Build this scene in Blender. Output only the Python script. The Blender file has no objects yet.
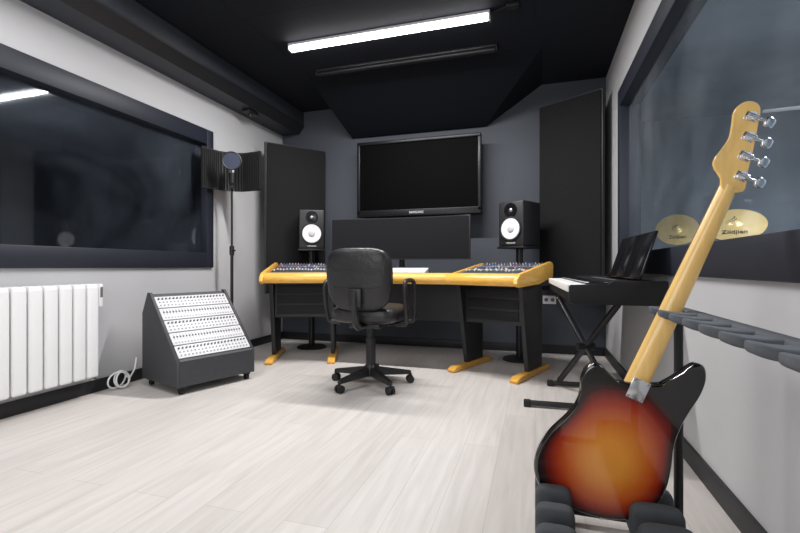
import bpy, bmesh, math, random
from mathutils import Vector, Matrix, Euler
random.seed(7)
SC = bpy.context.scene
COL = SC.collection
R = math.radians
PI = math.pi
I4 = Matrix.Identity(4)

# ------------------------------------------------------------------ mesh builder
class MB:
    def __init__(s, M=None):
        s.bm = bmesh.new(); s.M = M or I4
    def _tf(s, vs, M):
        A = s.M @ M
        for v in vs: v.co = A @ v.co
    def box(s, c, size, rot=(0,0,0), bev=0, seg=2):
        vs = bmesh.ops.create_cube(s.bm, size=1)['verts']
        s._tf(vs, Matrix.Translation(c) @ Euler(rot).to_matrix().to_4x4() @ Matrix.Diagonal((size[0], size[1], size[2], 1)))
        if bev:
            es = list({e for v in vs for e in v.link_edges})
            bmesh.ops.bevel(s.bm, geom=es, offset=bev, segments=seg, affect='EDGES', profile=.5)
        return s
    def bx(s, x0, x1, y0, y1, z0, z1, bev=0, seg=2):
        return s.box(((x0+x1)/2, (y0+y1)/2, (z0+z1)/2), (abs(x1-x0), abs(y1-y0), abs(z1-z0)), bev=bev, seg=seg)
    def cyl(s, p0, p1, r0, r1=None, seg=20):
        p0 = Vector(p0); p1 = Vector(p1); d = p1-p0
        if r1 is None: r1 = r0
        vs = bmesh.ops.create_cone(s.bm, cap_ends=True, segments=seg, radius1=r0, radius2=r1, depth=d.length)['verts']
        q = Vector((0,0,1)).rotation_difference(d.normalized()).to_matrix().to_4x4()
        s._tf(vs, Matrix.Translation((p0+p1)/2) @ q)
        return s
    def lathe(s, prof, M=I4, seg=32):
        A = s.M @ M; rings = []
        for r, z in prof:
            if r < 1e-6: rings.append([s.bm.verts.new(A @ Vector((0,0,z)))])
            else: rings.append([s.bm.verts.new(A @ Vector((r*math.cos(2*PI*i/seg), r*math.sin(2*PI*i/seg), z))) for i in range(seg)])
        for a, b in zip(rings, rings[1:]):
            for i in range(seg):
                j = (i+1) % seg
                if len(a) == 1 and len(b) == 1: continue
                if len(a) == 1: s.bm.faces.new((a[0], b[i], b[j]))
                elif len(b) == 1: s.bm.faces.new((a[i], a[j], b[0]))
                else: s.bm.faces.new((a[i], a[j], b[j], b[i]))
        return s
    def prism(s, poly, h0, h1, M=I4, bev=0, seg=2):
        A = s.M @ M
        lo = [s.bm.verts.new(A @ Vector((x, y, h0))) for x, y in poly]
        hi = [s.bm.verts.new(A @ Vector((x, y, h1))) for x, y in poly]
        n = len(poly)
        f0 = s.bm.faces.new(lo); f1 = s.bm.faces.new(list(reversed(hi)))
        for i in range(n):
            j = (i+1) % n
            s.bm.faces.new((lo[j], lo[i], hi[i], hi[j]))
        if bev:
            es = list(set(f0.edges) | set(f1.edges))
            bmesh.ops.bevel(s.bm, geom=es, offset=bev, segments=seg, affect='EDGES', profile=.5)
        return s
    def hull(s, pts):
        vs = [s.bm.verts.new(s.M @ Vector(p)) for p in pts]
        bmesh.ops.convex_hull(s.bm, input=vs)
        return s
    def tube(s, pts, r, seg=10, closed=False, caps=True):
        P = [Vector(p) for p in pts]; n = len(P)
        rings = []; up = None
        for i in range(n):
            if closed: t = (P[(i+1) % n]-P[i-1]).normalized()
            else: t = (P[min(i+1, n-1)]-P[max(i-1, 0)]).normalized()
            if up is None:
                up = Vector((0,0,1)) if abs(t.z) < .9 else Vector((1,0,0))
            up = (up - t*up.dot(t)).normalized()
            sd = t.cross(up)
            rr = r[i] if isinstance(r, (list, tuple)) else r
            rings.append([s.bm.verts.new(s.M @ (P[i] + rr*(math.cos(2*PI*k/seg)*up + math.sin(2*PI*k/seg)*sd))) for k in range(seg)])
        prs = list(zip(rings, rings[1:])) + ([(rings[-1], rings[0])] if closed else [])
        for a, b in prs:
            for k in range(seg):
                j = (k+1) % seg
                s.bm.faces.new((a[k], a[j], b[j], b[k]))
        if caps and not closed:
            s.bm.faces.new(rings[0]); s.bm.faces.new(list(reversed(rings[-1])))
        return s
    def cushion(s, c, size, e1=.5, e2=.4, axis='z', nu=48, nv=20, fn=None):
        def sp(v, e): return math.copysign(abs(v)**e, v)
        a, b, t = size[0]/2, size[1]/2, size[2]/2
        rows = []
        for i in range(nv+1):
            v = -PI/2 + PI*i/nv
            row = []
            for j in range(nu):
                u = 2*PI*j/nu
                x = a*sp(math.cos(v), e1)*sp(math.cos(u), e2)
                y = b*sp(math.cos(v), e1)*sp(math.sin(u), e2)
                z = t*sp(math.sin(v), e1)
                p = Vector((x, y, z)) if axis == 'z' else Vector((x, z, y))
                if fn: p = fn(p)
                row.append(p + Vector(c))
                if i in (0, nv): break
            rows.append([s.bm.verts.new(s.M @ p) for p in row])
        for A, B in zip(rows, rows[1:]):
            for j in range(nu):
                k = (j+1) % nu
                if len(A) == 1: s.bm.faces.new((A[0], B[j], B[k]))
                elif len(B) == 1: s.bm.faces.new((A[j], A[k], B[0]))
                else: s.bm.faces.new((A[j], A[k], B[k], B[j]))
        return s
    def build(s, name, mat, parent=None, smooth=True, ang=38, recalc=True):
        if recalc: bmesh.ops.recalc_face_normals(s.bm, faces=s.bm.faces[:])
        me = bpy.data.meshes.new(name)
        if smooth:
            for f in s.bm.faces: f.smooth = True
            for e in s.bm.edges:
                if len(e.link_faces) == 2 and e.calc_face_angle(0) > R(ang): e.smooth = False
        s.bm.to_mesh(me); s.bm.free()
        me.materials.append(mat)
        o = bpy.data.objects.new(name, me); COL.objects.link(o)
        if parent: o.parent = parent
        return o

def tag(o, label=None, cat=None, group=None, kind=None):
    if label: o['label'] = label
    if cat: o['category'] = cat
    if group: o['group'] = group
    if kind: o['kind'] = kind
    return o
def thing(name, label, cat, loc=(0,0,0), rot=(0,0,0), group=None):
    o = bpy.data.objects.new(name, None); COL.objects.link(o)
    o.empty_display_size = .05
    o.location = loc; o.rotation_euler = rot
    return tag(o, label, cat, group)
def inst(o, parent, loc=None, rot=None):
    c = o.copy(); COL.objects.link(c); c.parent = parent
    if loc is not None: c.location = loc
    if rot is not None: c.rotation_euler = rot
    return c
def copy_tree(o, parent=None):
    c = o.copy(); COL.objects.link(c); c.parent = parent
    for ch in list(o.children): copy_tree(ch, c)
    return c
def struct(o, label=None, cat=None):
    o['kind'] = 'structure'
    return tag(o, label, cat)
def text(name, body, size, mat, parent, loc, rot, ext=.0005):
    cu = bpy.data.curves.new(name, 'FONT'); cu.body = body; cu.size = size; cu.extrude = ext
    cu.align_x = 'CENTER'; cu.align_y = 'CENTER'
    t = bpy.data.objects.new(name+'_src', cu); COL.objects.link(t)
    bpy.context.view_layer.update()
    me = bpy.data.meshes.new_from_object(t.evaluated_get(bpy.context.evaluated_depsgraph_get()))
    bpy.data.objects.remove(t)
    me.materials.clear(); me.materials.append(mat)
    o = bpy.data.objects.new(name, me); COL.objects.link(o); o.parent = parent
    o.location = loc; o.rotation_euler = rot
    return o

# ------------------------------------------------------------------ materials
def mat(name, col, rough=.5, metal=0, var=0, scale=8, bump=0, bscale=200, coat=0, spec=.5, stretch=(1,1,1), emit=None, bdist=.003):
    m = bpy.data.materials.new(name); m.use_nodes = True
    nt = m.node_tree; N = nt.nodes; L = nt.links
    b = N['Principled BSDF']
    b.inputs['Base Color'].default_value = (*col, 1); b.inputs['Roughness'].default_value = rough
    b.inputs['Metallic'].default_value = metal; b.inputs['Coat Weight'].default_value = coat
    b.inputs['Coat Roughness'].default_value = .05
    b.inputs['Specular IOR Level'].default_value = spec
    if emit:
        b.inputs['Emission Color'].default_value = (*emit[0], 1); b.inputs['Emission Strength'].default_value = emit[1]
    tc = N.new('ShaderNodeTexCoord'); mp = N.new('ShaderNodeMapping')
    mp.inputs['Scale'].default_value = stretch
    L.new(tc.outputs['Object'], mp.inputs['Vector'])
    nz = N.new('ShaderNodeTexNoise'); nz.inputs['Scale'].default_value = scale; nz.inputs['Detail'].default_value = 4
    L.new(mp.outputs[0], nz.inputs['Vector'])
    cr = N.new('ShaderNodeValToRGB')
    v = max(var, .02)
    cr.color_ramp.elements[0].color = (*[c*(1-v) for c in col], 1); cr.color_ramp.elements[1].color = (*[min(1, c*(1+v)) for c in col], 1)
    cr.color_ramp.elements[0].position = .3; cr.color_ramp.elements[1].position = .7
    L.new(nz.outputs['Fac'], cr.inputs['Fac']); L.new(cr.outputs['Color'], b.inputs['Base Color'])
    if bump:
        n2 = N.new('ShaderNodeTexNoise'); n2.inputs['Scale'].default_value = bscale; n2.inputs['Detail'].default_value = 3
        L.new(tc.outputs['Object'], n2.inputs['Vector'])
        bp = N.new('ShaderNodeBump'); bp.inputs['Strength'].default_value = bump; bp.inputs['Distance'].default_value = bdist
        L.new(n2.outputs['Fac'], bp.inputs['Height']); L.new(bp.outputs['Normal'], b.inputs['Normal'])
    return m

def floor_mat():
    m = bpy.data.materials.new('pale_laminate'); m.use_nodes = True
    nt = m.node_tree; N = nt.nodes; L = nt.links; b = N['Principled BSDF']
    tc = N.new('ShaderNodeTexCoord')
    sx = N.new('ShaderNodeSeparateXYZ'); L.new(tc.outputs['Object'], sx.inputs[0])
    cb = N.new('ShaderNodeCombineXYZ'); L.new(sx.outputs['Y'], cb.inputs['X']); L.new(sx.outputs['X'], cb.inputs['Y'])
    br = N.new('ShaderNodeTexBrick'); L.new(cb.outputs[0], br.inputs['Vector'])
    br.offset = .37; br.inputs['Scale'].default_value = 1; br.inputs['Brick Width'].default_value = 1.25
    br.inputs['Row Height'].default_value = .155; br.inputs['Mortar Size'].default_value = .0012
    br.inputs['Color1'].default_value = (.62,.585,.56,1); br.inputs['Color2'].default_value = (.675,.64,.615,1)
    br.inputs['Mortar'].default_value = (.50,.47,.445,1)
    mp = N.new('ShaderNodeMapping'); mp.inputs['Scale'].default_value = (14, 1.0, 1); L.new(tc.outputs['Object'], mp.inputs[0])
    nz = N.new('ShaderNodeTexNoise'); nz.inputs['Scale'].default_value = 2.5; nz.inputs['Detail'].default_value = 6; nz.inputs['Distortion'].default_value = .6
    L.new(mp.outputs[0], nz.inputs['Vector'])
    cr = N.new('ShaderNodeValToRGB'); cr.color_ramp.elements[0].position = .28; cr.color_ramp.elements[1].position = .72
    cr.color_ramp.elements[0].color = (.81,.79,.775,1); cr.color_ramp.elements[1].color = (1,1,1,1)
    L.new(nz.outputs['Fac'], cr.inputs['Fac'])
    mx = N.new('ShaderNodeMix'); mx.data_type = 'RGBA'; mx.blend_type = 'MULTIPLY'; mx.inputs['Factor'].default_value = .85
    L.new(br.outputs['Color'], mx.inputs['A']); L.new(cr.outputs['Color'], mx.inputs['B'])
    L.new(mx.outputs['Result'], b.inputs['Base Color'])
    b.inputs['Roughness'].default_value = .42; b.inputs['Specular IOR Level'].default_value = .35
    return m

def glass_mat(name, tint, ior, rough, haze, hcol):
    # clear pane with a mirror reflection and uneven diffuse colour painting a cloudy reflected haze
    m = bpy.data.materials.new(name); m.use_nodes = True
    nt = m.node_tree; N = nt.nodes; L = nt.links
    N.remove(N['Principled BSDF']); out = N['Material Output']
    tr = N.new('ShaderNodeBsdfTransparent'); tr.inputs[0].default_value = (*tint, 1)
    gl = N.new('ShaderNodeBsdfGlossy'); gl.inputs['Roughness'].default_value = rough; gl.inputs['Color'].default_value = (.9,.95,1,1)
    df = N.new('ShaderNodeBsdfDiffuse'); df.inputs['Color'].default_value = (*hcol, 1)
    tc = N.new('ShaderNodeTexCoord'); nz = N.new('ShaderNodeTexNoise'); nz.inputs['Scale'].default_value = 1.3; nz.inputs['Detail'].default_value = 4; nz.inputs['Distortion'].default_value = .8
    L.new(tc.outputs['Object'], nz.inputs['Vector'])
    mr = N.new('ShaderNodeMapRange'); mr.inputs['From Min'].default_value = .35; mr.inputs['From Max'].default_value = .68
    mr.inputs['To Min'].default_value = haze*.15; mr.inputs['To Max'].default_value = haze*1.9
    L.new(nz.outputs['Fac'], mr.inputs['Value'])
    m0 = N.new('ShaderNodeMixShader'); L.new(mr.outputs[0], m0.inputs[0]); L.new(tr.outputs[0], m0.inputs[1]); L.new(df.outputs[0], m0.inputs[2])
    fr = N.new('ShaderNodeFresnel'); fr.inputs['IOR'].default_value = ior
    mx = N.new('ShaderNodeMixShader')
    L.new(fr.outputs[0], mx.inputs[0]); L.new(m0.outputs[0], mx.inputs[1]); L.new(gl.outputs[0], mx.inputs[2])
    L.new(mx.outputs[0], out.inputs['Surface'])
    return m

def burst_mat():
    m = bpy.data.materials.new('sunburst_lacquer'); m.use_nodes = True
    nt = m.node_tree; N = nt.nodes; L = nt.links; b = N['Principled BSDF']
    at = N.new('ShaderNodeAttribute'); at.attribute_name = 'burst_depth'
    tc = N.new('ShaderNodeTexCoord'); mp = N.new('ShaderNodeMapping'); mp.inputs['Scale'].default_value = (30, 30, 4); mp.inputs['Rotation'].default_value = (0, R(-18), 0)
    L.new(tc.outputs['Object'], mp.inputs[0])
    nz = N.new('ShaderNodeTexNoise'); nz.inputs['Scale'].default_value = 2; nz.inputs['Detail'].default_value = 5; L.new(mp.outputs[0], nz.inputs['Vector'])
    ma = N.new('ShaderNodeMath'); ma.operation = 'MULTIPLY_ADD'; ma.inputs[1].default_value = .04; L.new(nz.outputs['Fac'], ma.inputs[0]); L.new(at.outputs['Fac'], ma.inputs[2])
    cr = N.new('ShaderNodeValToRGB'); e = cr.color_ramp.elements
    e[0].position = .24; e[0].color = (.003,.0025,.0025,1); e[1].position = .98; e[1].color = (.80,.31,.045,1)
    for p, c in ((.33,(.03,.004,.003,1)), (.44,(.16,.010,.005,1)), (.58,(.36,.035,.008,1)), (.76,(.58,.125,.016,1))):
        k = e.new(p); k.color = c
    L.new(ma.outputs[0], cr.inputs['Fac']); L.new(cr.outputs['Color'], b.inputs['Base Color'])
    b.inputs['Roughness'].default_value = .15; b.inputs['Coat Weight'].default_value = 1; b.inputs['Coat Roughness'].default_value = .03
    return m

m_floor = floor_mat()
m_wall = mat('light_grey_paint', (.51,.51,.525), .75, var=.02, scale=3, bump=.05, bscale=250)
m_slate = mat('dark_slate_paint', (.061,.069,.086), .7, var=.03, scale=3, bump=.05, bscale=250)
m_ceil = mat('navy_black_ceiling_paint', (.0085,.0102,.0165), .8, var=.05, scale=3, spec=.25)
m_bulk = mat('shaded_ceiling_paint', (.0055,.0068,.011), .85, var=.05, scale=3, spec=.2)  # ceiling paint darkened: shade put into the colour so the bulkhead blends in
m_base = mat('black_skirting', (.012,.012,.015), .5)
m_frame = mat('dark_window_frame', (.015,.018,.030), .5, var=.05, scale=5)
m_dark_room = mat('dark_booth_wall', (.06,.07,.09), .8, var=.4, scale=1.1)  # mottled tone painted in to stand for cloudy reflections in the pane
m_live = mat('live_room_wall', (.31,.34,.37), .8, var=.5, scale=.6)  # pale mottling puts the haze of the right window into the wall colour
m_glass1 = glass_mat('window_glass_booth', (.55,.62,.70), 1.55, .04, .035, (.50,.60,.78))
m_glass2 = glass_mat('window_glass_live_room', (.84,.88,.92), 1.45, .06, .075, (.60,.67,.76))
m_fabric = mat('black_fabric', (.016,.016,.017), .95, var=.15, scale=60, bump=.3, bscale=500, spec=.2)
m_black = mat('black_plastic', (.012,.012,.014), .45, var=.08, scale=30)
m_matte = mat('matte_black_plastic', (.008,.008,.009), .6, var=.08, scale=30, spec=.3)
m_blackm = mat('black_metal', (.014,.014,.016), .4, metal=.2, var=.08, scale=30)
m_gloss = mat('gloss_black', (.006,.006,.008), .2, coat=.2)
m_bezel = mat('bezel_black', (.006,.006,.008), .35, spec=.3)
m_screen = mat('screen_black', (.0012,.0012,.0015), .6, spec=.04)
m_mon = mat('monitor_screen', (.006,.006,.008), .5, spec=.2)
m_wood = mat('golden_wood', (.80,.43,.075), .35, var=.13, scale=5, stretch=(3,3,14), coat=.2)
m_desk = mat('black_laminate', (.013,.014,.017), .5, var=.1, scale=20)
m_leather = mat('black_leather', (.016,.016,.018), .38, var=.12, scale=25, bump=.5, bscale=38, bdist=.008)
m_white = mat('white_enamel', (.84,.84,.85), .35, var=.015)
m_silver = mat('white_panel', (.66,.66,.68), .45, var=.03, scale=12)
m_strip = mat('grey_strip', (.30,.31,.33), .45, var=.05, scale=12)
m_chrome = mat('chrome', (.82,.83,.86), .2, metal=1)
m_satin = mat('satin_chrome', (.80,.81,.83), .45, metal=.4)
m_steel = mat('brushed_steel', (.45,.46,.48), .35, metal=.9)
m_case = mat('dark_grey_case', (.040,.042,.047), .55, var=.1, scale=40, bump=.15, bscale=300)
m_foam = mat('grey_rubber_foam', (.050,.055,.063), .85, var=.1, scale=30, bump=.2, bscale=200)
m_foam2 = mat('mid_grey_foam', (.095,.104,.118), .85, var=.08, scale=30, bump=.2, bscale=200)
m_key_w = mat('ivory_plastic', (.85,.85,.83), .3)
m_cone = mat('white_speaker_cone', (.80,.80,.82), .5)
m_rub = mat('black_rubber', (.01,.01,.011), .7)
m_brass = mat('cymbal_bronze', (.97,.70,.29), .36, metal=.38, var=.06, scale=20)
m_maple = mat('amber_maple', (.92,.60,.20), .3, var=.07, scale=4, stretch=(14,14,2), coat=.4)
m_rosew = mat('dark_fingerboard', (.06,.03,.02), .5, var=.2, scale=10)
m_burst = burst_mat()
m_duct = mat('charcoal_duct', (.030,.034,.046), .55, var=.06, scale=6)
m_led = mat('lit_diffuser', (1,1,1), .4, emit=((1,.98,.97), 14))
m_off = mat('black_diffuser', (.02,.02,.023), .35)
m_mark = mat('pale_lettering', (.7,.7,.72), .5)
m_markd = mat('dark_lettering', (.02,.015,.01), .5)
m_popb = mat('blue_black_mesh', (.020,.028,.062), .6, var=.3, scale=120)
m_tan = mat('grey_knob', (.13,.14,.16), .5)
m_pale = mat('pale_knob', (.55,.56,.58), .5)
m_red = mat('red_knob', (.55,.04,.03), .5)
m_blue = mat('blue_knob', (.05,.16,.5), .5)
m_panelg = mat('mixer_panel', (.045,.048,.056), .5, var=.1, scale=30)

# ------------------------------------------------------------------ dimensions of the room
XL, XR, YB, YF, ZC, T = -2.75, .62, 4.40, -1.3, 2.55, .12
H = .82

def wall_with_hole(axis_x0, axis_x1, y0, y1, hy0, hy1, hz0, hz1, name):
    m = MB()
    m.bx(axis_x0, axis_x1, y0, hy0, 0, ZC); m.bx(axis_x0, axis_x1, hy1, y1, 0, ZC)
    m.bx(axis_x0, axis_x1, hy0, hy1, 0, hz0); m.bx(axis_x0, axis_x1, hy0, hy1, hz1, ZC)
    return struct(m.build(name, m_wall, smooth=False))

struct(MB().bx(XL, XR, YF, YB, -.1, 0).build('floor', m_floor, smooth=False))
ce = MB()
ce.bx(XL-T, XR+T, YF-T, YB+T, ZC+.003, ZC+.1)
xs = [XL, -1.95, -.75, .0, XR]
ys = [YF, .8, 2.62, YB]
for a, b_ in zip(xs, xs[1:]):
    for c, d in zip(ys, ys[1:]):
        ce.bx(a+.001, b_-.001, c+.001, d-.001, ZC, ZC+.004)
ceiling = struct(ce.build('ceiling', m_ceil, smooth=False))
bk = MB().hull([(-1.99,YB,ZC),(.06,YB,ZC),(.06,3.62,ZC),(-1.99,3.62,ZC),(-1.88,YB,2.20),(-.46,YB,2.20),(-1.88,YB-.03,2.20),(-.46,YB-.03,2.20)])
bk.build('bulkhead', m_bulk, ceiling, smooth=False)

LW = (.5, 3.25, .81, 2.015); RW = (.25, 3.67, .78, 2.14)
wl = wall_with_hole(XL-T, XL, YF, YB, *LW, 'wall_left')
wr = wall_with_hole(XR, XR+T, YF, YB, *RW, 'wall_right')
struct(MB().bx(XL-T, XR+T, YB, YB+T, 0, ZC).build('wall_back', m_slate, smooth=False))
struct(MB().bx(XL-T, XR+T, YF-T, YF, 0, ZC).build('wall_front', m_wall, smooth=False))
struct(MB().bx(XL, XL+.014, YF, YB, 0, .08, bev=.002).build('baseboard_left', m_base))
struct(MB().bx(XR-.014, XR, YF, YB, 0, .08, bev=.002).build('baseboard_right', m_base))
struct(MB().bx(XL+.014, XR-.014, YB-.014, YB, 0, .08, bev=.002).build('baseboard_back', m_base))

def window(name, W, x_in, x_out, glass, fw=.13):
    y0, y1, z0, z1 = W
    xa, xb = min(x_in, x_out), max(x_in, x_out)
    root = bpy.data.objects.new(name, None); COL.objects.link(root); root['kind'] = 'structure'
    f = MB()
    f.bx(xa, xb, y0, y0+fw, z0, z1, bev=.004); f.bx(xa, xb, y1-fw*.62, y1, z0, z1, bev=.004)
    f.bx(xa, xb, y0+fw, y1-fw*.62, z0, z0+fw, bev=.004); f.bx(xa, xb, y0+fw, y1-fw*.62, z1-fw, z1, bev=.004)
    f.build('frame', m_frame, root)
    g = MB(); xm = x_in + (x_out-x_in)*.45
    A = [(xm, y0+fw, z0+fw), (xm, y1-fw*.62, z0+fw), (xm, y1-fw*.62, z1-fw), (xm, y0+fw, z1-fw)]
    if x_in <= x_out: A.reverse()
    g.bm.faces.new([g.bm.verts.new(p) for p in A])
    g.build('pane', glass, root, smooth=False, recalc=False)
    return root
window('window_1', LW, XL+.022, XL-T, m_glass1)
window('window_2', RW, XR-.022, XR+T, m_glass2)

def side_room(x0, x1, y0, y1, z1, m, name, open_x):
    w = MB()
    w.bx(min(x0,x1), max(x0,x1), y0, y1, -.1, 0); w.bx(min(x0,x1), max(x0,x1), y0, y1, z1, z1+.1)
    w.bx(min(x0,x1), max(x0,x1), y0-.1, y0, 0, z1); w.bx(min(x0,x1), max(x0,x1), y1, y1+.1, 0, z1)
    far = x1
    w.bx(far, far+(.1 if x1 > x0 else -.1), y0, y1, 0, z1)
    if y1 > YB: w.bx(min(open_x, open_x+(.1 if x1 < x0 else -.1)), max(open_x, open_x+(.1 if x1 < x0 else -.1)), YB+T, y1, 0, z1)
    return struct(w.build(name, m, smooth=False))
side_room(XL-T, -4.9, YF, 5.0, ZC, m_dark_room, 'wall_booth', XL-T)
side_room(XR+T, 3.3, YF, 5.9, ZC, m_live, 'wall_live_room', XR+T)

# ------------------------------------------------------------------ ceiling fixtures
t = thing('air_duct', 'long charcoal boxed duct along the top of the left wall', 'duct', (-2.61, 1.6, 2.305))
YX = Matrix(((1,0,0,0),(0,0,1,0),(0,1,0,0),(0,0,0,1)))
d = MB(); d.prism([(-.14,0),(.08,0),(.135,.075),(.135,.235),(-.14,.235)], YF-1.6+.01, YB-1.6-.01, YX)
d.build('casing', m_duct, t, smooth=False)
MB().prism([(.08,-.004),(.139,.075),(.139,.090),(.128,.090),(.07,.008),(.07,-.004)], YF-1.6+.01, YB-1.6-.01, YX).build('edge_trim', m_black, t, smooth=False)
d = MB(); d.bx(-.03, .05, 1.92, 2.08, -.03, -.004, bev=.006).cyl((.01,2.0,-.03), (.01,2.0,-.055), .022, .016)
d.build('bracket', m_black, t)

def batten(label, loc, L, lit):
    t = thing('batten_light', label, 'ceiling light', loc)
    MB().bx(-L/2, L/2, -.03, .03, -.022, 0, bev=.004).build('housing', m_white if lit else m_off, t)
    MB().bx(-L/2+.012, L/2-.012, -.027, .027, -.052, -.0225, bev=.012, seg=3).build('diffuser', m_led if lit else m_off, t)
    for s in (-1, 1):
        MB().bx(s*L/2-.012*(s > 0), s*L/2+.012*(s < 0), -.031, .031, -.054, -.002, bev=.004).build('end_cap', m_white if lit else m_black, t)
    return t
batten('long white LED batten light, switched on', (-1.06, 3.03, ZC-.001), 1.54, True)
batten('long black batten light, switched off, behind the lit one', (-1.06, 3.50, ZC-.001), 1.56, False)
t = thing('junction_box', 'small black junction box with cable on ceiling right of the lit batten', 'junction box', (-.14, 2.98, ZC-.001))
MB().bx(-.04, .04, -.03, .03, -.03, 0, bev=.005).build('housing', m_black, t)
MB().tube([(-.14,.05,-.012),(-.1,.02,-.016),(-.04,.0,-.015)], .005, 8).build('cable', m_black, t)

# ------------------------------------------------------------------ acoustic panels
def apanel(label, p0, p1, z0, z1, th=.07):
    a = Vector((p0[0], p0[1], 0)); b = Vector((p1[0], p1[1], 0)); L = (b-a).length
    t = thing('acoustic_panel', label, 'acoustic panel', ((a+b)/2+Vector((0,0,z0))), (0,0,math.atan2(b.y-a.y, b.x-a.x)))
    MB().bx(-L/2+.008, L/2-.008, 0, th-.005, .008, z1-z0-.008, bev=.012, seg=3).build('fabric_face', m_fabric, t)
    f = MB()
    f.bx(-L/2, -L/2+.012, .015, th, 0, z1-z0); f.bx(L/2-.012, L/2, .015, th, 0, z1-z0)
    f.bx(-L/2+.012, L/2-.012, .015, th, 0, .012); f.bx(-L/2+.012, L/2-.012, .015, th, z1-z0-.012, z1-z0)
    f.build('frame', m_black, t)
    return t
apanel('tall black fabric panel across left corner behind the microphone', (-2.56,3.80), (-2.17,4.33), .55, 2.07, th=.06)
apanel('tall black fabric panel across right corner behind the keyboard', (.03,4.32), (.53,3.99), .6, 2.31, th=.06)

# ------------------------------------------------------------------ television
t = thing('television', 'large wall-mounted flat television with blank black screen', 'television', (-1.115, 4.2, 1.32))
W, Hh = 1.26, .765
b = MB()
b.bx(-W/2, W/2, -.02, .05, 0, .070, bev=.008, seg=3); b.bx(-W/2, W/2, -.02, .05, Hh-.034, Hh, bev=.008, seg=3)
b.bx(-W/2, -W/2+.034, -.02, .05, .03, Hh-.03, bev=.008, seg=3); b.bx(W/2-.034, W/2, -.02, .05, .03, Hh-.03, bev=.008, seg=3)
b.bx(-W/2+.03, W/2-.03, 0, .05, .06, Hh-.03)
b.build('bezel', m_bezel, t)
MB().bx(-W/2+.034, W/2-.034, -.006, .004, .070, Hh-.034).build('screen', m_screen, t)
MB().bx(-.25, .25, .05, .075, .2, .6).bx(-.12, .12, .075, .2, .28, .5).build('wall_bracket', m_blackm, t)
text('logo', 'SAMSUNG', .032, m_mark, t, (0,-.0215,.034), (PI/2,0,0))

# ------------------------------------------------------------------ studio desk
DX, DY = -1.13, 3.40
WA = 22
desk = thing('studio_desk', 'wide black studio desk with golden wood armrests, cheeks and feet', 'desk', (DX, DY, 0))
WZ = Matrix(((0,0,1,0),(1,0,0,0),(0,1,0,0),(0,0,0,1)))
WR = Matrix.Translation((.48,0,0)) @ Matrix.Rotation(R(-WA), 4, 'Z')
MIR = Matrix.Diagonal((-1,1,1,1))
rail = [(-.055,.682),(-.068,.700),(-.065,.737),(-.045,.760),(0,.768),(.05,.768),(.05,.682)]
MB().prism([(-.48,.02),(.48,.02),(.71,.57),(-.71,.57)], .715, .745, bev=.003).build('desktop', m_desk, desk)
MB().prism(rail, -.50, .50, WZ, bev=.004).build('armrest', m_wood, desk)
MB().bx(-.55, .55, .42, .44, .34, .715).build('modesty_panel', m_desk, desk)
for S in (I4, MIR):
    M = S @ WR
    MB(M).prism(rail, .0, .585, WZ, bev=.004).build('armrest', m_wood, desk)
    MB(M).prism([(.05,.67),(.05,.735),(.58,.825),(.58,.67)], .025, .585, WZ).build('rack_shelf', m_desk, desk)
    MB(M).prism([(-.10,.700),(-.09,.735),(-.04,.768),(.53,.858),(.57,.852),(.59,.828),(.58,.735),(.30,.690),(-.04,.674),(-.08,.682)], .585, .616, WZ, bev=.006).build('side_cheek', m_wood, desk)
    MB(M).prism([(.05,.74),(.05,.768),(.52,.850),(.57,.842),(.57,.70),(.3,.70)], .0, .025, WZ, bev=.005).build('inner_cheek', m_wood, desk)
    rbx = MB(M).bx(.06, .54, .16, .50, .38, .668, bev=.004).build('rack_box', m_desk, desk)
    for z in (.41, .50, .585):
        MB(M).bx(.085, .515, .152, .162, z, z+.070, bev=.003).build('blank_panel', m_matte, rbx)
    for u in (.04, .555):
        MB(M).prism([(.08,.68),(.46,.68),(.46,.045),(.20,.045)], u-.017, u+.017, WZ, bev=.004).build('leg', m_desk, desk)
        MB(M).prism([(-.02,0),(-.03,.02),(.02,.04),(.56,.045),(.60,.03),(.60,0)], u-.032, u+.032, WZ, bev=.006).build('foot', m_wood, desk)

def mixer(label, loc, rz, seed):
    rnd = random.Random(seed)
    t = thing('mixing_console', label, 'mixer', loc, (R(9.7),0,rz))
    MB().bx(-.265, .265, -.25, .25, 0, .022, bev=.004).build('chassis', m_panelg, t)
    for k in range(3): MB().bx(-.26, .26, -.24+k*.165, -.24+k*.165+.022, .0222, .025).build('grey_strip', m_strip, t)
    kn = MB().cyl((0,0,0), (0,0,.013), .0052, .0044, 12).bx(-.001,.001,0,.004,.013,.0136).build('knob', m_pale, t)
    def tint(m):
        o = kn.copy(); o.data = kn.data.copy(); o.data.materials[0] = m; COL.objects.link(o); return o
    kn2, kn3, kn4 = tint(m_red), tint(m_blue), tint(m_tan)
    src = [kn, kn4, kn, kn4, kn4, kn2, kn3]; used = set()
    for r in range(5):
        for c in range(19):
            o = src[0] if (r, c) == (0,0) else rnd.choice(src)
            p = (-.243+c*.027, .215-r*.052, .022)
            if o.name in used: inst(o, t, p)
            else: used.add(o.name); o.location = p; o.parent = t
    for o in (kn2, kn3, kn4):
        if o.name not in used: bpy.data.objects.remove(o)
    fd = MB().bx(-.005,.005,-.011,.011,.004,.016,bev=.002).bx(-.0015,.0015,-.001,.001,0,.006).build('fader', m_key_w, t)
    fd.location = (-.24, -.14, .0225)
    for c in range(1, 19): inst(fd, t, (-.243+c*.027, -.16+rnd.random()*.08, .0245))
    return t
cw, sw = math.cos(R(WA)), math.sin(R(WA))
def wing(u, w, side): return (DX+side*(.48+u*cw+w*sw), DY-u*sw+w*cw)
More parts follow.
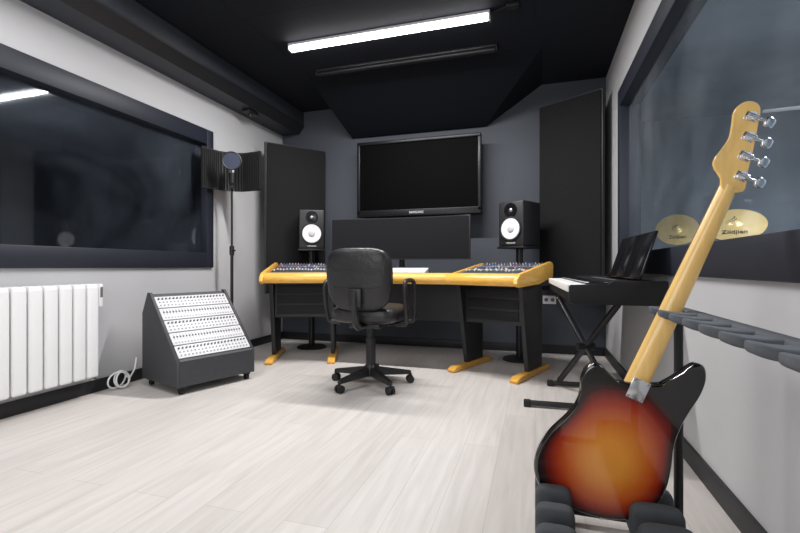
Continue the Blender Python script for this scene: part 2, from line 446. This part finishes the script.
for side, lab in ((1,'grey mixing console with rows of knobs on right wing of desk'), (-1,'grey mixing console with rows of knobs on left wing of desk')):
    x, y = wing(.305, .315, side)
    mixer(lab, (x, y, .781), -side*R(WA), 3+side)

# ultrawide monitor
t = thing('computer_monitor', 'ultrawide curved black monitor standing on the desk', 'monitor', (-1.17, 3.80, .746))
def arc(n=24, w=1.29, sag=.07):
    return [(-w/2+w*i/n, -sag*((2*i/n-1)**2)) for i in range(n+1)]
A = arc()
poly = [(x, y) for x, y in A] + [(x, y+.035) for x, y in reversed(A)]
MB().prism(poly, .135, .515, bev=.004).build('casing', m_black, t)
A2 = arc(w=1.27, sag=.068)
poly = [(x, y-.0035) for x, y in A2] + [(x, y+.004) for x, y in reversed(A2)]
MB().prism(poly, .15, .507).build('screen', m_mon, t)
MB().bx(-.14,.14,-.09,.12,0,.014,bev=.005).cyl((0,.075,.014),(0,.075,.3),.025).bx(-.06,.06,.02,.08,.26,.36,bev=.005).build('stand', m_black, t)

t = thing('computer_keyboard', 'white wedge shaped keyboard on desk in front of the monitor', 'keyboard', (-1.06, 3.555, .7455), (0,0,0))
MB().prism([(-.07,0),(-.07,.03),(.07,.062),(.07,0)], -.20, .20, WZ, bev=.003).build('case', m_white, t)
k = MB()
for r in range(4):
    for c in range(14):
        k.box((-.182+c*.028, -.048+r*.03, .0365+r*.0069), (.023,.024,.006), (R(12.9),0,0), bev=.0015, seg=1)
k.build('keys', m_key_w, t)

# ------------------------------------------------------------------ speakers and stands
sp = thing('speaker', 'black studio speaker with white cone on left stand', 'speaker', (-2.165, 4.0, .995), (0,0,R(29)), 'pair of studio speakers')
MB().bx(-.122, .122, -.14, .14, 0, .385, bev=.012, seg=3).build('cabinet', m_black, sp)
FR = Matrix.Rotation(R(90), 4, 'X')   # local z -> -y
def at_front(z): return Matrix.Translation((0,-.14,z)) @ FR
wf = MB().lathe([(.104,0),(.104,.010),(.099,.013),(.094,.012),(.091,.006)], at_front(.148), 40).build('woofer_ring', m_rub, sp)
MB().lathe([(.092,.005),(.086,.010),(.080,.009),(.055,.004),(.036,.0015),(0,.001)], at_front(.148), 40).build('woofer_cone', m_cone, sp)
MB().lathe([(.034,.0016),(.031,.006),(.018,.011),(0,.0125)], at_front(.148), 30).build('dust_cap', m_pale, sp)
MB().lathe([(.062,0),(.062,.005),(.055,.0055),(.02,.002)], at_front(.308), 36).build('tweeter_ring', m_gloss, sp)
MB().lathe([(.018,.002),(.013,.007),(0,.010)], at_front(.308), 24).build('tweeter_dome', m_steel, sp)
text('logo', 'YAMAHA', .022, m_mark, sp, (0,-.1405,.026), (PI/2,0,0))
s2 = copy_tree(sp); s2.location = (-.13, 4.0, .995); s2.rotation_euler = (0,0,R(-30)); s2['label'] = 'black studio speaker with white cone on right stand'
st = thing('speaker_stand', 'black pole stand with round base under the left speaker', 'speaker stand', (-2.165, 4.0, 0), (0,0,R(29)), 'pair of speaker stands')
MB().lathe([(0,0),(.145,0),(.145,.012),(.13,.02),(.04,.026),(0,.026)]).build('base', m_blackm, st)
MB().cyl((0,0,.026),(0,0,.975),.03).build('pole', m_blackm, st)
MB().bx(-.13,.13,-.15,.15,.975,.994,bev=.003).build('top_plate', m_blackm, st)
s2 = copy_tree(st); s2.location = (-.13, 4.0, 0); s2.rotation_euler = (0,0,R(-30)); s2['label'] = 'black pole stand with round base under the right speaker'

# ------------------------------------------------------------------ office chair
ch = thing('office_chair', 'black leather swivel chair with loop arms and star base', 'chair', (-1.09, 2.86, 0), (0,0,R(0)))
MB().lathe([(0,.065),(.045,.065),(.045,.13),(.034,.145),(0,.145)], seg=24).build('hub', m_black, ch)
lg = MB(); lg.hull([(.02,-.026,.07),(.02,.026,.07),(.02,-.022,.128),(.02,.022,.128),(.285,-.017,.062),(.285,.017,.062),(.285,-.013,.085),(.285,.013,.085)])
leg0 = lg.build('leg', m_black, ch, ang=30)
cs = MB()
for s in (-1,1): cs.cyl((.28+.0,s*.007,.027),(.28,s*.024,.027),.0268,.0255,20)
cs.cyl((.285,0,.03),(.285,0,.066),.008).bx(.262,.30,-.008,.008,.026,.05,bev=.003)
cast0 = cs.build('caster', m_rub, ch)
for k in range(5):
    a = R(90+11+72*k)
    if k == 0: leg0.rotation_euler = (0,0,a); cast0.rotation_euler = (0,0,a)
    else: inst(leg0, ch, rot=(0,0,a)); inst(cast0, ch, rot=(0,0,a))
MB().cyl((0,0,.14),(0,0,.33),.034).cyl((0,0,.33),(0,0,.42),.026).build('gas_lift', m_blackm, ch)
MB().bx(-.11,.11,-.13,.13,.405,.44,bev=.008).tube([(.06,.02,.42),(.18,.03,.415),(.25,.03,.41)],.006,8).build('seat_mechanism', m_black, ch)
MB().cushion((0,.02,.498), (.48,.47,.125), e1=.55, e2=.45).build('seat', m_leather, ch)
def bend(p):
    w = 1 - .15*((p.z/.205) if p.z < 0 else 0)**2 + .02*(p.z/.205)
    return Vector((p.x*w, p.y + .35*p.x*p.x - .10*p.z, p.z))
BC = Vector((0,-.225,.735))
bk = MB().cushion(BC, (.452,.41,.105), e1=.58, e2=.50, axis='y', fn=bend).build('backrest', m_leather, ch)
pts = []
for i in range(64):
    u = 2*PI*i/64
    sp_ = lambda v, e: math.copysign(abs(v)**e, v)
    p = bend(Vector((.195*sp_(math.cos(u),.5), -.035, .178*sp_(math.sin(u),.5))))
    pts.append(p + BC)
MB().tube(pts, .005, 8, closed=True).build('piping', m_leather, bk)
for z in (-.05, .06):
    MB().tube([bend(Vector((x,-.051,z)))+BC for x in [-.165+.033*i for i in range(11)]], .0035, 6).build('seam', m_leather, bk)
MB().tube([(0,-.10,.43),(0,-.22,.425),(0,-.275,.46),(0,-.295,.56),(0,-.288,.66)], [.024,.024,.024,.022,.020], 10).bx(-.045,.045,-.297,-.27,.56,.68,bev=.008).build('back_bar', m_black, ch)
for s in (-1,1):
    loop = [(s*.20,.10,.435),(s*.27,.11,.44),(s*.284,.115,.50),(s*.284,.12,.64),(s*.282,.09,.712),(s*.282,.0,.728),(s*.282,-.10,.722),(s*.284,-.135,.685),(s*.284,-.12,.58),(s*.283,-.09,.48),(s*.268,-.07,.44),(s*.20,-.06,.435)]
    P = [Vector(p) for p in loop]; Q = []
    for i in range(len(P)-1):
        p0, p1, p2, p3 = P[max(i-1,0)], P[i], P[i+1], P[min(i+2,len(P)-1)]
        for k in range(5):
            q = k/5
            Q.append(.5*((2*p1)+(-p0+p2)*q+(2*p0-5*p1+4*p2-p3)*q*q+(-p0+3*p1-3*p2+p3)*q**3))
    Q.append(P[-1])
    MB().tube(Q, .0145, 10).build('armrest', m_black, ch)

# ------------------------------------------------------------------ microphone, filter and stand
MX, MY = -2.56, 3.28
t = thing('microphone_stand', 'slim black upright microphone stand with round base by left wall', 'microphone stand', (MX, MY, 0))
MB().lathe([(0,0),(.125,0),(.125,.014),(.11,.022),(.025,.03),(0,.03)]).build('base', m_blackm, t)
MB().cyl((0,0,.03),(0,0,.95),.013).cyl((0,0,.95),(0,0,1.49),.009).build('pole', m_blackm, t)
MB().cyl((0,0,.92),(0,0,1.0),.02).cyl((0,0,.96),(.04,-.01,.96),.008).build('clutch', m_black, t)
ff = math.atan2(.61, .79)
t = thing('reflection_filter', 'black winged vocal reflection filter on top of the microphone stand', 'acoustic filter', (MX, MY, 1.492), (0,0,ff))
path = [(-.245,-.085),(-.105,.045),(-.05,.062),(.05,.062),(.105,.045),(.245,-.085)]
th_ = .022
inner = [(x*.965, y-th_) for x, y in path]
MB().prism(path+list(reversed(inner)), .0, .345, bev=.002).build('shell', m_black, t)
rb = MB()
for a, b in zip(inner, inner[1:]):
    L = math.hypot(b[0]-a[0], b[1]-a[1]); n_ = max(2, int(L/.02))
    for i in range(n_):
        q = (i+.5)/n_
        rb.cyl((a[0]+(b[0]-a[0])*q, a[1]+(b[1]-a[1])*q-.001, .012), (a[0]+(b[0]-a[0])*q, a[1]+(b[1]-a[1])*q-.001, .333), .007, seg=8)
rb.build('ribbed_foam', m_fabric, t)
MB().bx(-.02,.02,-.02,.05,-.0,.010,bev=.002).bx(-.012,.012,-.17,.0,.0,.01).build('mount_bar', m_blackm, t)
Rz = Matrix.Rotation(ff, 4, 'Z')
mp = Rz @ Vector((0,-.06,0))
t = thing('microphone', 'black studio condenser microphone held in front of the winged filter', 'microphone', (MX+mp.x, MY+mp.y, 1.503), (0,0,ff))
MB().lathe([(0,0),(.012,0),(.012,.03),(.024,.04),(.026,.13),(0,.13)], seg=24).build('body', m_black, t)
MB().lathe([(.026,.131),(.027,.18),(.022,.20),(0,.208)], seg=24).build('grille', m_steel, t)
mp = Rz @ Vector((0,-.175,0))
t = thing('pop_filter', 'round blue-black pop filter in front of the microphone', 'pop filter', (MX+mp.x, MY+mp.y, 1.715), (0,0,ff))
F = Matrix.Rotation(R(90), 4, 'X')
MB().lathe([(0,0),(.072,0),(.072,.004),(0,.004)], F, 36).build('mesh', m_popb, t)
MB(F).tube([(.074*math.cos(2*PI*i/36), .074*math.sin(2*PI*i/36), .002) for i in range(36)], .006, 8, closed=True).build('rim', m_black, t)
MB().tube([(0,-.002,-.075),(0,-.004,-.12),(0,.005,-.17),(0,.02,-.209)], .004, 8).build('gooseneck', m_black, t)

# ------------------------------------------------------------------ slanted rack on casters
PHI = R(71)
fl = Vector((-2.15, 2.23, 0))
rk = thing('rack_case', 'dark grey slant-fronted equipment rack on casters by left wall', 'equipment rack', fl, (0,0,PHI))
RWd = .57
prof = [(0,.052),(0,.215),(.365,.642),(.395,.642),(.47,.50),(.47,.052)]
for x in (0, RWd-.02):
    MB().prism(prof, x, x+.02, WZ, bev=.003).build('side_panel', m_case, rk)
pin = [(.006,.055),(.006,.205),(.379,.630),(.392,.630),(.464,.495),(.464,.055)]
MB().prism(pin, .02, RWd-.02, WZ).build('body', m_case, rk)
MB().prism([(0,.053),(0,.216),(.012,.229),(.02,.21),(.02,.053)], .02, RWd-.02, WZ).build('front_panel', m_case, rk)
cc = MB().cyl((-.011,0,.020),(.011,0,.020),.0198).bx(-.02,.02,-.02,.02,.036,.0515,bev=.003).build('caster', m_rub, rk)
cc.location = (.045,.035,0)
for p in ((RWd-.045,.035,0),(.045,.43,0),(RWd-.045,.43,0)): inst(cc, rk, p)
tilt = math.atan2(.425, .373)
nrm = Vector((0,-math.sin(tilt),math.cos(tilt))); upv = Vector((0,math.cos(tilt),math.sin(tilt)))
RM = Matrix.Rotation(PHI, 4, 'Z')
ords = ['lowest', 'second lowest', 'middle', 'second highest', 'topmost']
uh = .095
for k in range(5):
    base = Vector((RWd/2, .006, .205)) + upv*(.030+uh/2+k*(uh+.007)) + nrm*.001
    w = fl + RM @ base
    t = thing('rack_module', 'white rack module with knobs, %s in the slanted rack' % ords[k], 'rack module', w, (tilt,0,PHI), 'white modules in the slanted rack')
    MB().bx(-.262, .262, -uh/2, uh/2, 0, .010, bev=.002).build('faceplate', m_silver, t)
    if k % 2 == 0:
        n, st_ = 20, .0252
        kn = MB().cyl((0,0,0),(0,0,.011),.0064,.0054,12).bx(-.0008,.0008,0,.005,.011,.0115).build('knob', m_tan, t)
        for c in range(n):
            p = (-.24+c*st_, .026, .010)
            if c == 0: kn.location = p
            else: inst(kn, t, p)
        so = MB().lathe([(.0058,0),(.0058,.003),(.004,.003),(.004,.0005),(0,.0005)], seg=12).build('socket', m_strip, t)
        for r in range(2):
            for c in range(n):
                p = (-.24+c*st_, -.002-.026*r, .010)
                if c == 0 and r == 0: so.location = p
                else: inst(so, t, p)
    else:
        n, st_ = 24, .0209
        fd = MB().bx(-.0013,.0013,-.022,.022,0,.0006).bx(-.0045,.0045,-.004,.004,.0006,.008,bev=.001,seg=1).build('fader', m_tan, t)
        for c in range(n):
            p = (-.24+c*st_, .014, .010)
            if c == 0: fd.location = p
            else: inst(fd, t, p)
        b = MB()
        for c in range(n): b.bx(-.24+c*st_-.005, -.24+c*st_+.005, -.034, -.025, .010, .012)
        b.build('button_row', m_strip, t)

# ------------------------------------------------------------------ radiator
rd = thing('radiator', 'white sectioned aluminium radiator on left wall under the window', 'radiator', (-2.70, 2.105, .125))
s = MB()
s.bx(.035,.07,-.0365,.0365,0,.575,bev=.015,seg=4).bx(-.03,.045,-.006,.006,.01,.56).bx(-.02,-.01,-.034,.034,.02,.55)
s.bx(-.025,.066,-.0365,.0365,.545,.585,bev=.015,seg=4).bx(-.02,.03,-.041,.041,.03,.07,bev=.004).bx(-.02,.03,-.041,.041,.48,.52,bev=.004)
sec = s.build('section', m_white, rd); sec.location = (0,-.041,0)
for k in range(1, 13): inst(sec, rd, (0,-.041-.082*k,0))
MB().cyl((.01,0,.05),(.01,.03,.05),.014).cyl((.01,.03,.05),(.01,.03,-.02),.009).cyl((.01,.03,-.02),(-.045,.03,-.02),.009).build('valve', m_steel, rd)
MB().bx(.0,.066,-.001,.024,.44,.585,bev=.006).build('control_box', m_white, rd)
MB().bx(.0662,.068,.004,.020,.50,.565).build('control_display', m_tan, rd)
for y in (-.2,-.8): MB().bx(-.05,-.02,y-.015,y+.015,.48,.52).build('wall_hook', m_white, rd)

P = []
for i in range(90):
    a = i/89*2*PI*3.2
    P.append((-2.665+.02*math.sin(a*.37)+.012*i/69, 2.265+.058*math.cos(a)+.022*math.sin(a*.5), .064+.053*math.sin(a)))
P += [(-2.68,2.36,.05),(-2.70,2.42,.10),(-2.72,2.45,.17)]
tag(MB().tube(P, .0055, 8).build('cable', m_white), 'loose coil of white cable on floor between radiator and rack', 'cable')

def socket(label, loc):
    t = thing('wall_socket', label, 'wall socket', loc, group='white wall sockets')
    MB().bx(-.06,.06,-.01,0,-.04,.04,bev=.004).build('plate', m_white, t)
    o = MB().cyl((-.028,-.0105,0),(-.028,-.008,0),.018).build('outlet', m_tan, t)
    inst(o, t, (.056,0,0))
socket('white double wall socket on back wall by right end of the desk', (.13, YB, .505))
socket('white double wall socket on back wall behind middle of the desk', (-.80, YB, .505))

# ------------------------------------------------------------------ digital piano and X stand
PZ = R(2.4)
pk = thing('digital_piano', 'black digital piano keyboard along right wall', 'piano keyboard', (.160, 2.26, .638), (0,0,PZ))
PL = 1.26
body = [(0,.012),(0,.050),(.012,.057),(.185,.057),(.19,.106),(.21,.112),(.415,.112),(.42,.106),(.42,.012),(.40,.0),(.02,.0)]
MB().prism(body, .015, PL-.015, YX, bev=.003).build('body', m_matte, pk)
endp = [(-.003,.012),(-.003,.086),(.006,.094),(.17,.097),(.19,.113),(.418,.116),(.424,.110),(.424,.012),(.405,-.0005),(.018,-.0005)]
for y in (0, PL-.02): MB().prism(endp, y, y+.02, YX, bev=.002).build('end_block', m_matte, pk)
nw = 36; kw = (PL-.05)/nw
wk = MB().bx(-.010,.182,-kw/2+.0016,kw/2-.0016,.059,.095,bev=.002,seg=1).build('white_key', m_key_w, pk)
bkk = MB().bx(.075,.182,-.008,.008,.0952,.105,bev=.002,seg=1).build('black_key', m_gloss, pk)
f1 = f2 = True
for i in range(nw):
    y = .025+kw*(i+.5)
    if f1: wk.location = (0,y,0); f1 = False
    else: inst(wk, pk, (0,y,0))
    if i % 7 not in (2, 6) and i < nw-1:
        if f2: bkk.location = (0,y+kw/2,0); f2 = False
        else: inst(bkk, pk, (0,y+kw/2,0))
bt = MB().bx(.23,.245,0,.03,.1115,.1155,bev=.001,seg=1).build('button', m_tan, pk); bt.location = (0,.18,0)
for i in range(1, 14): inst(bt, pk, (0,.18+i*.05,0))
for y0, y1 in ((.06,.40),(.405,.74)):
    rest = MB(Matrix.Translation((.318,0,.114)) @ Matrix.Rotation(R(18),4,'Y'))
    rest.bx(-.006,.006,y0,y1,0,.25,bev=.004).bx(-.03,.006,y0,y1,.0,.01,bev=.003)
    rest.build('music_rest', m_gloss, pk)
ks = thing('keyboard_stand', 'black metal X-frame stand carrying the digital piano', 'keyboard stand', (.30, 2.95, 0), (0,0,PZ))
def sq(m, a, b, w):
    a = Vector(a); b = Vector(b); d = b-a
    q = Vector((0,0,1)).rotation_difference(d.normalized()).to_euler()
    m.box((a+b)/2, (w,w,d.length), q, bev=.004)
for s in (-1, 1):
    m = MB(); sq(m, (s*.135,-.25*s,.035), (-s*.135,.25*s,.610), .030); m.build('leg', m_blackm, ks)
for dy, xl in ((-1,-.355),(1,-.19)):
    m = MB(); m.box(((xl+.215)/2,.25*dy,.022), (.215-xl+.01,.028,.028), bev=.004); m.build('foot_bar', m_blackm, ks)
    for x in (xl,.215): MB().bx(x-.02,x+.02,.25*dy-.018,.25*dy+.018,.0,.040,bev=.005).build('foot_cap', m_rub, ks)
    MB().box((.04,.25*dy,.622), (.36,.030,.030), bev=.004).build('top_bar', m_blackm, ks)
MB().cyl((-.05,-.02,.3225),(.05,.02,.3225),.024).build('pivot', m_blackm, ks)

# ------------------------------------------------------------------ cymbals in the live room
def cymbal(label, loc, tilt_, rz, r, lab2):
    t = thing('cymbal', label, 'cymbal', loc, (tilt_,0,rz), 'cymbals beyond the right window')
    pr = [(0,.030),(.018,.029),(.032,.022),(.042,.012),(.052,.009),(.11,.004),(r,-.006),(r,-.008),(.11,.002),(.05,.007),(.03,.018),(0,.026)]
    MB().lathe(pr, seg=56).build('disc', m_brass, t)
    MB().cyl((0,0,.028),(0,0,.04),.012).cyl((0,0,.04),(0,0,.055),.006).build('wing_nut', m_chrome, t)
    text('logo', 'Zildjian', .046, m_markd, t, (0,-.095,.0080), (R(3),0,0), ext=.001)
    c = thing('cymbal_stand', lab2, 'cymbal stand', (loc[0], loc[1], 0), (0,0,0), 'cymbal stands beyond the right window')
    n = Euler((tilt_,0,rz)).to_matrix() @ Vector((0,0,-1))
    z = loc[2]
    MB().cyl((0,0,.25),(n.x*.06,n.y*.06,z+n.z*.06),.011).cyl((n.x*.06,n.y*.06,z+n.z*.06),(n.x*.002,n.y*.002,z+n.z*.002),.007).build('pole', m_chrome, c)
    for k in range(3):
        a = 2*PI*k/3+.4
        MB().cyl((0,0,.45),(.27*math.cos(a),.27*math.sin(a),.012),.009).build('leg', m_chrome, c)
cymbal('bronze cymbal beyond the right window, farther from the bass neck', (1.25,4.62,1.165), R(58), R(-14), .172, 'chrome stand holding the farther cymbal beyond the window')
cymbal('bronze cymbal beyond the right window, nearer, right of the bass neck', (1.25,3.40,1.10), R(42), R(-20), .168, 'chrome stand holding the nearer cymbal beyond the window')
t = thing('boom_stand', 'thin chrome boom stand beyond the upper right of the right window', 'boom stand', (1.32, 2.35, 0))
MB().cyl((0,0,.25),(0,0,1.53),.011).build('pole', m_satin, t)
MB().cyl((0,-.12,1.485),(-.07,.66,1.705),.009).build('boom_arm', m_satin, t)
lg = MB().cyl((0,0,.45),(.27,0,.010),.009).build('leg', m_satin, t)
for k in (1,2): inst(lg, t, rot=(0,0,2*PI*k/3))

# ------------------------------------------------------------------ guitar rack
gs = thing('guitar_stand', 'black multi-guitar rack with grey foam pads along right wall', 'guitar stand', (0,0,0))
gs.location = (.22, 1.15, 0)
def L_(p): return (p[0]-.22, p[1]-1.15, p[2])
Y0, Y1 = .62, 1.53
for y in (Y0+.01, Y1-.01):
    MB().tube([L_((.03,y,.035)), L_((.40,y,.035))], .013, 12).build('cross_bar', m_blackm, gs)
    MB().tube([L_((.415,y,.014)), L_((.415,y,.67))], .013, 12).build('upright', m_blackm, gs)
    for x in (.045, .40): MB().cyl(L_((x,y,0)), L_((x,y,.03)), .016).build('foot', m_rub, gs)
NY = [1.4595-.105*i for i in range(9)]
def foam_rail(x0, x1, z0, z1):
    m = MB()
    m.box(L_(((x0+x1)/2,(Y0+Y1)/2,(z0+z1)/2)), (x1-x0-.02,Y1-Y0,z1-z0), bev=.014, seg=3)
    for y in NY:
        if y-.03 < Y0: continue
        m.cushion(L_(((x0+x1)/2,y,z1+.008)), (x1-x0,.052,.110), e1=.45, e2=.5, nu=28, nv=14)
    m.build('base_pad', m_foam, gs)
foam_rail(.000, .102, .05, .118)
foam_rail(.250, .385, .045, .104)
ub = MB()
ub.box(L_((.424,(Y0+Y1)/2,.684)), (.040,Y1-Y0,.024), bev=.009, seg=3)
for y in NY:
    if y-.03 < Y0: continue
    ub.cushion(L_((.378,y,.684)), (.112,.056,.023), e1=.4, e2=.5, nu=28, nv=12, fn=lambda p: Vector((p.x, p.y, p.z+(.010*max(0,-p.x/.056)**2))))
ub.build('neck_pad', m_foam2, gs)

# ------------------------------------------------------------------ bass guitar (outline measured in its own plane, leaning in the rack)
F_, th = 440.0, R(17.06)
cs_, sn_ = math.cos(th), math.sin(th)
GY = 1.405
GB = Vector((.20, GY, .10))
def P2(u, v):
    k = (u-400)/F_; m = (266.5-v)/F_
    d = GY/(k*sn_+cs_)
    return Vector((d*(k*cs_-sn_)-GB.x, H+m*d-GB.z))
bs = thing('bass_guitar', 'sunburst electric bass seen from the back, leaning in the guitar rack', 'bass guitar', GB)
ol = [(655,383),(666,379.5),(677,373),(687,366),(695,362.5),(703,366),(704.5,378),(699,393),(689,408),(680,424),(673,443),(670,465),(665,486),(656,502),(642,513),(623,517.5),(598,515),(573,507),(551.5,496.5),(538,482),(533.5,464),(537.5,447),(549,430),(564,416),(575,403),(579.5,390),(580.5,377),(585.5,366.5),(593.5,362),(601,364.5),(609,371.5),(621,380)]
OP = [P2(*p) for p in ol]
def catmull(P, k=4):
    n = len(P); Q = []
    for i in range(n):
        p0, p1, p2, p3 = P[i-1], P[i], P[(i+1) % n], P[(i+2) % n]
        for j in range(k):
            q = j/k
            Q.append(.5*((2*p1)+(-p0+p2)*q+(2*p0-5*p1+4*p2-p3)*q*q+(-p0+3*p1-3*p2+p3)*q**3))
    return Q
OQ = catmull(OP)
cen = P2(622, 448)
hc, nc = P2(636,386), P2(730,186)
ax = (nc-hc).normalized(); px = Vector((ax.y, -ax.x))
bc = P2(607, 457)
def dist(p):
    best = 9
    n = len(OQ)
    for i in range(n):
        a, b = OQ[i], OQ[(i+1) % n]; ab = b-a
        tt = max(0, min(1, (p-a).dot(ab)/max(ab.length_squared, 1e-12)))
        best = min(best, (p-(a+ab*tt)).length)
    return best
def burst(p):
    # spray pattern: an oval that fades outward, held off the edge all round
    q = p-bc
    al, ac = q.dot(ax), q.dot(px)
    r = math.sqrt((ac/.175)**2+(al/(.215 if al > 0 else .19))**2)
    ell = 1.06-.74*r**1.5
    ed = .12+dist(p)/.050
    k = 8.0
    return max(0, min(1, -math.log(math.exp(-k*ell)+math.exp(-k*ed))/k))
bm = bmesh.new(); lay = bm.verts.layers.float.new('burst_depth')
n = len(OQ); HT = .021
def ring(sc, y):
    out = []
    for p in OQ:
        q = cen+(p-cen)*sc
        v = bm.verts.new((q.x, y, q.y)); v[lay] = burst(q); out.append(v)
    return out
prof = [(.0,-HT)] + [(s, -HT) for s in (.08,.16,.24,.32,.40,.48,.56,.64,.71,.77,.83,.88,.92,.95,.97)] + [(.985,-HT+.003),(.997,-HT+.008),(1.0,-HT+.014),(1.0,HT-.014),(.997,HT-.008),(.985,HT-.003)] + [(s, HT) for s in (.94,.86,.74,.58,.4,.2,0)]
prev = None
for s_, y in prof:
    if s_ == 0:
        v = bm.verts.new((cen.x, y, cen.y)); v[lay] = burst(cen); cur = [v]
    else: cur = ring(s_, y)
    if prev:
        for i in range(n):
            j = (i+1) % n
            if len(prev) == 1: bm.faces.new((prev[0], cur[i], cur[j]))
            elif len(cur) == 1: bm.faces.new((prev[i], prev[j], cur[0]))
            else: bm.faces.new((prev[i], prev[j], cur[j], cur[i]))
    prev = cur
for it in range(5):
    new = {}
    for v in bm.verts:
        if v.co.y > -HT+.002: continue
        nb = [e.other_vert(v)[lay] for e in v.link_edges]
        new[v] = .5*v[lay] + .5*sum(nb)/len(nb)
    for v, x in new.items(): v[lay] = x
mb = MB(); mb.bm.free(); mb.bm = bm
gbody = mb.build('body', m_burst, bs, ang=60)
nk = MB(); rings = []
for i in range(25):
    q = i/24; c = hc+(nc-hc)*q; w = .064+(.042-.064)*q; dp = .021
    row = []
    for k in range(15):
        a = PI*k/14
        o = px*(w/2*math.cos(a)); row.append(nk.bm.verts.new((c.x+o.x, .010-dp*math.sin(a)**.8, c.y+o.y)))
    rings.append(row)
for a, b in zip(rings, rings[1:]):
    for k in range(14): nk.bm.faces.new((a[k], a[k+1], b[k+1], b[k]))
    nk.bm.faces.new((a[14], a[0], b[0], b[14]))
nk.bm.faces.new(rings[0]); nk.bm.faces.new(rings[-1])
neck = nk.build('neck', m_maple, bs, ang=50)
fbm = MB()
fbp = [hc+px*.032, nc+px*.021, nc-px*.021, hc-px*.032]
fbm.prism([(p.x,p.y) for p in fbp], .010, .016, YX); fbm.build('fingerboard', m_rosew, neck)
hp = [(722,190),(721.5,181),(718,174),(713.5,167),(714,159),(721,150),(729,138),(732,124),(734,111),(741,104),(750,102),(757,105),(759,112),(757,124),(754,140),(750,158),(746,174),(742,192)]
HQ = catmull([P2(*p) for p in hp], 4)
MB().prism([(p.x,p.y) for p in HQ], -.008, .006, YX, bev=.002).build('headstock', m_maple, bs)
for (u, v) in ((749,118),(746.5,138),(743,157),(739.5,177)):
    c = P2(u, v); p = MB()
    tx = (px - ax*.12).normalized()
    an = math.atan2(-tx.y, tx.x)
    e = c+tx*.036
    d0 = c-tx*.009; d1 = c+tx*.015
    p.box((c.x,-.0095,c.y), (.028,.003,.023), (0,an,0), bev=.001)
    p.cyl((d0.x,-.017,d0.y), (d1.x,-.017,d1.y), .0085, seg=16)
    p.cyl((c.x,-.024,c.y),(c.x,-.009,c.y), .0108, seg=18)
    p.cyl((c.x,.006,c.y),(c.x,.022,c.y), .006, seg=14)
    tp = p.build('tuning_peg', m_chrome, bs)
    b = MB(); b.cyl((d1.x,-.017,d1.y), (e.x,-.017,e.y), .0035, seg=10)
    ee = e+tx*.008
    b.cushion((0,0,0), (.026,.028,.010), e1=.5, e2=.7, axis='y', nu=24, nv=10, fn=lambda q: Matrix.Rotation(an,3,'Y') @ (Matrix.Rotation(R(15),3,'Z') @ q) + Vector((ee.x,-.017,ee.y)))
    b.build('button', m_chrome, tp)
pc = P2(636.5,388)
ang = math.atan2(ax.x, ax.y)
npl = MB().box((pc.x,-HT-.0012,pc.y), (.047,.0025,.060), (0,ang,0), bev=.001).build('neck_plate', m_chrome, bs)
for a in (-.018,.018):
    for b in (-.024,.024):
        q = pc+px*a+ax*b
        MB().cyl((q.x,-HT-.0045,q.y),(q.x,-HT-.0022,q.y),.0042,.0042,12).build('screw', m_steel, npl)
bb = P2(602,514.5)
MB().cyl((bb.x,0,bb.y+.004),(bb.x-ax.x*.012,0,bb.y-ax.y*.012),.006,.008,12).build('strap_button', m_chrome, bs)

# ------------------------------------------------------------------ lights
def area(name, loc, rot, sx, sy, e, col=(1,1,1)):
    l = bpy.data.lights.new(name, 'AREA'); l.shape = 'RECTANGLE'; l.size = sx; l.size_y = sy; l.energy = e; l.color = col
    o = bpy.data.objects.new(name, l); COL.objects.link(o); o.location = loc; o.rotation_euler = rot
    return o
area('batten_lamp', (-1.06, 3.03, ZC-.056), (0,0,0), 1.5, .05, 66, (1,.985,.975))
area('rear_ceiling_fill', (-1.6, 1.0, ZC-.02), (0,0,0), 1.7, 1.8, 42, (1,.985,.975))  # added fill light under the ceiling, no fitting modelled
area('camera_side_fill', (-1.0, -1.15, 1.5), (R(92),0,R(14)), 2.0, 1.6, 38, (1,.99,.985))  # added soft fill from behind the camera to even out the room
area('live_room_fill', (2.2, 1.9, 2.5), (0,R(-20),0), 1.0, 1.2, 165, (.92,.96,1))  # unseen light added to brighten the view through the right window

w = bpy.data.worlds.new('world'); SC.world = w; w.use_nodes = True
w.node_tree.nodes['Background'].inputs[0].default_value = (.6,.65,.7,1); w.node_tree.nodes['Background'].inputs[1].default_value = .3

cam = bpy.data.cameras.new('camera'); co = bpy.data.objects.new('camera', cam); COL.objects.link(co)
cam.sensor_width = 36; cam.lens = 440*36/800; cam.clip_start = .02
co.location = (0,0,H); co.rotation_euler = (PI/2, 0, th)
SC.camera = co
try:
    SC.view_settings.view_transform = 'Standard'
except Exception: pass
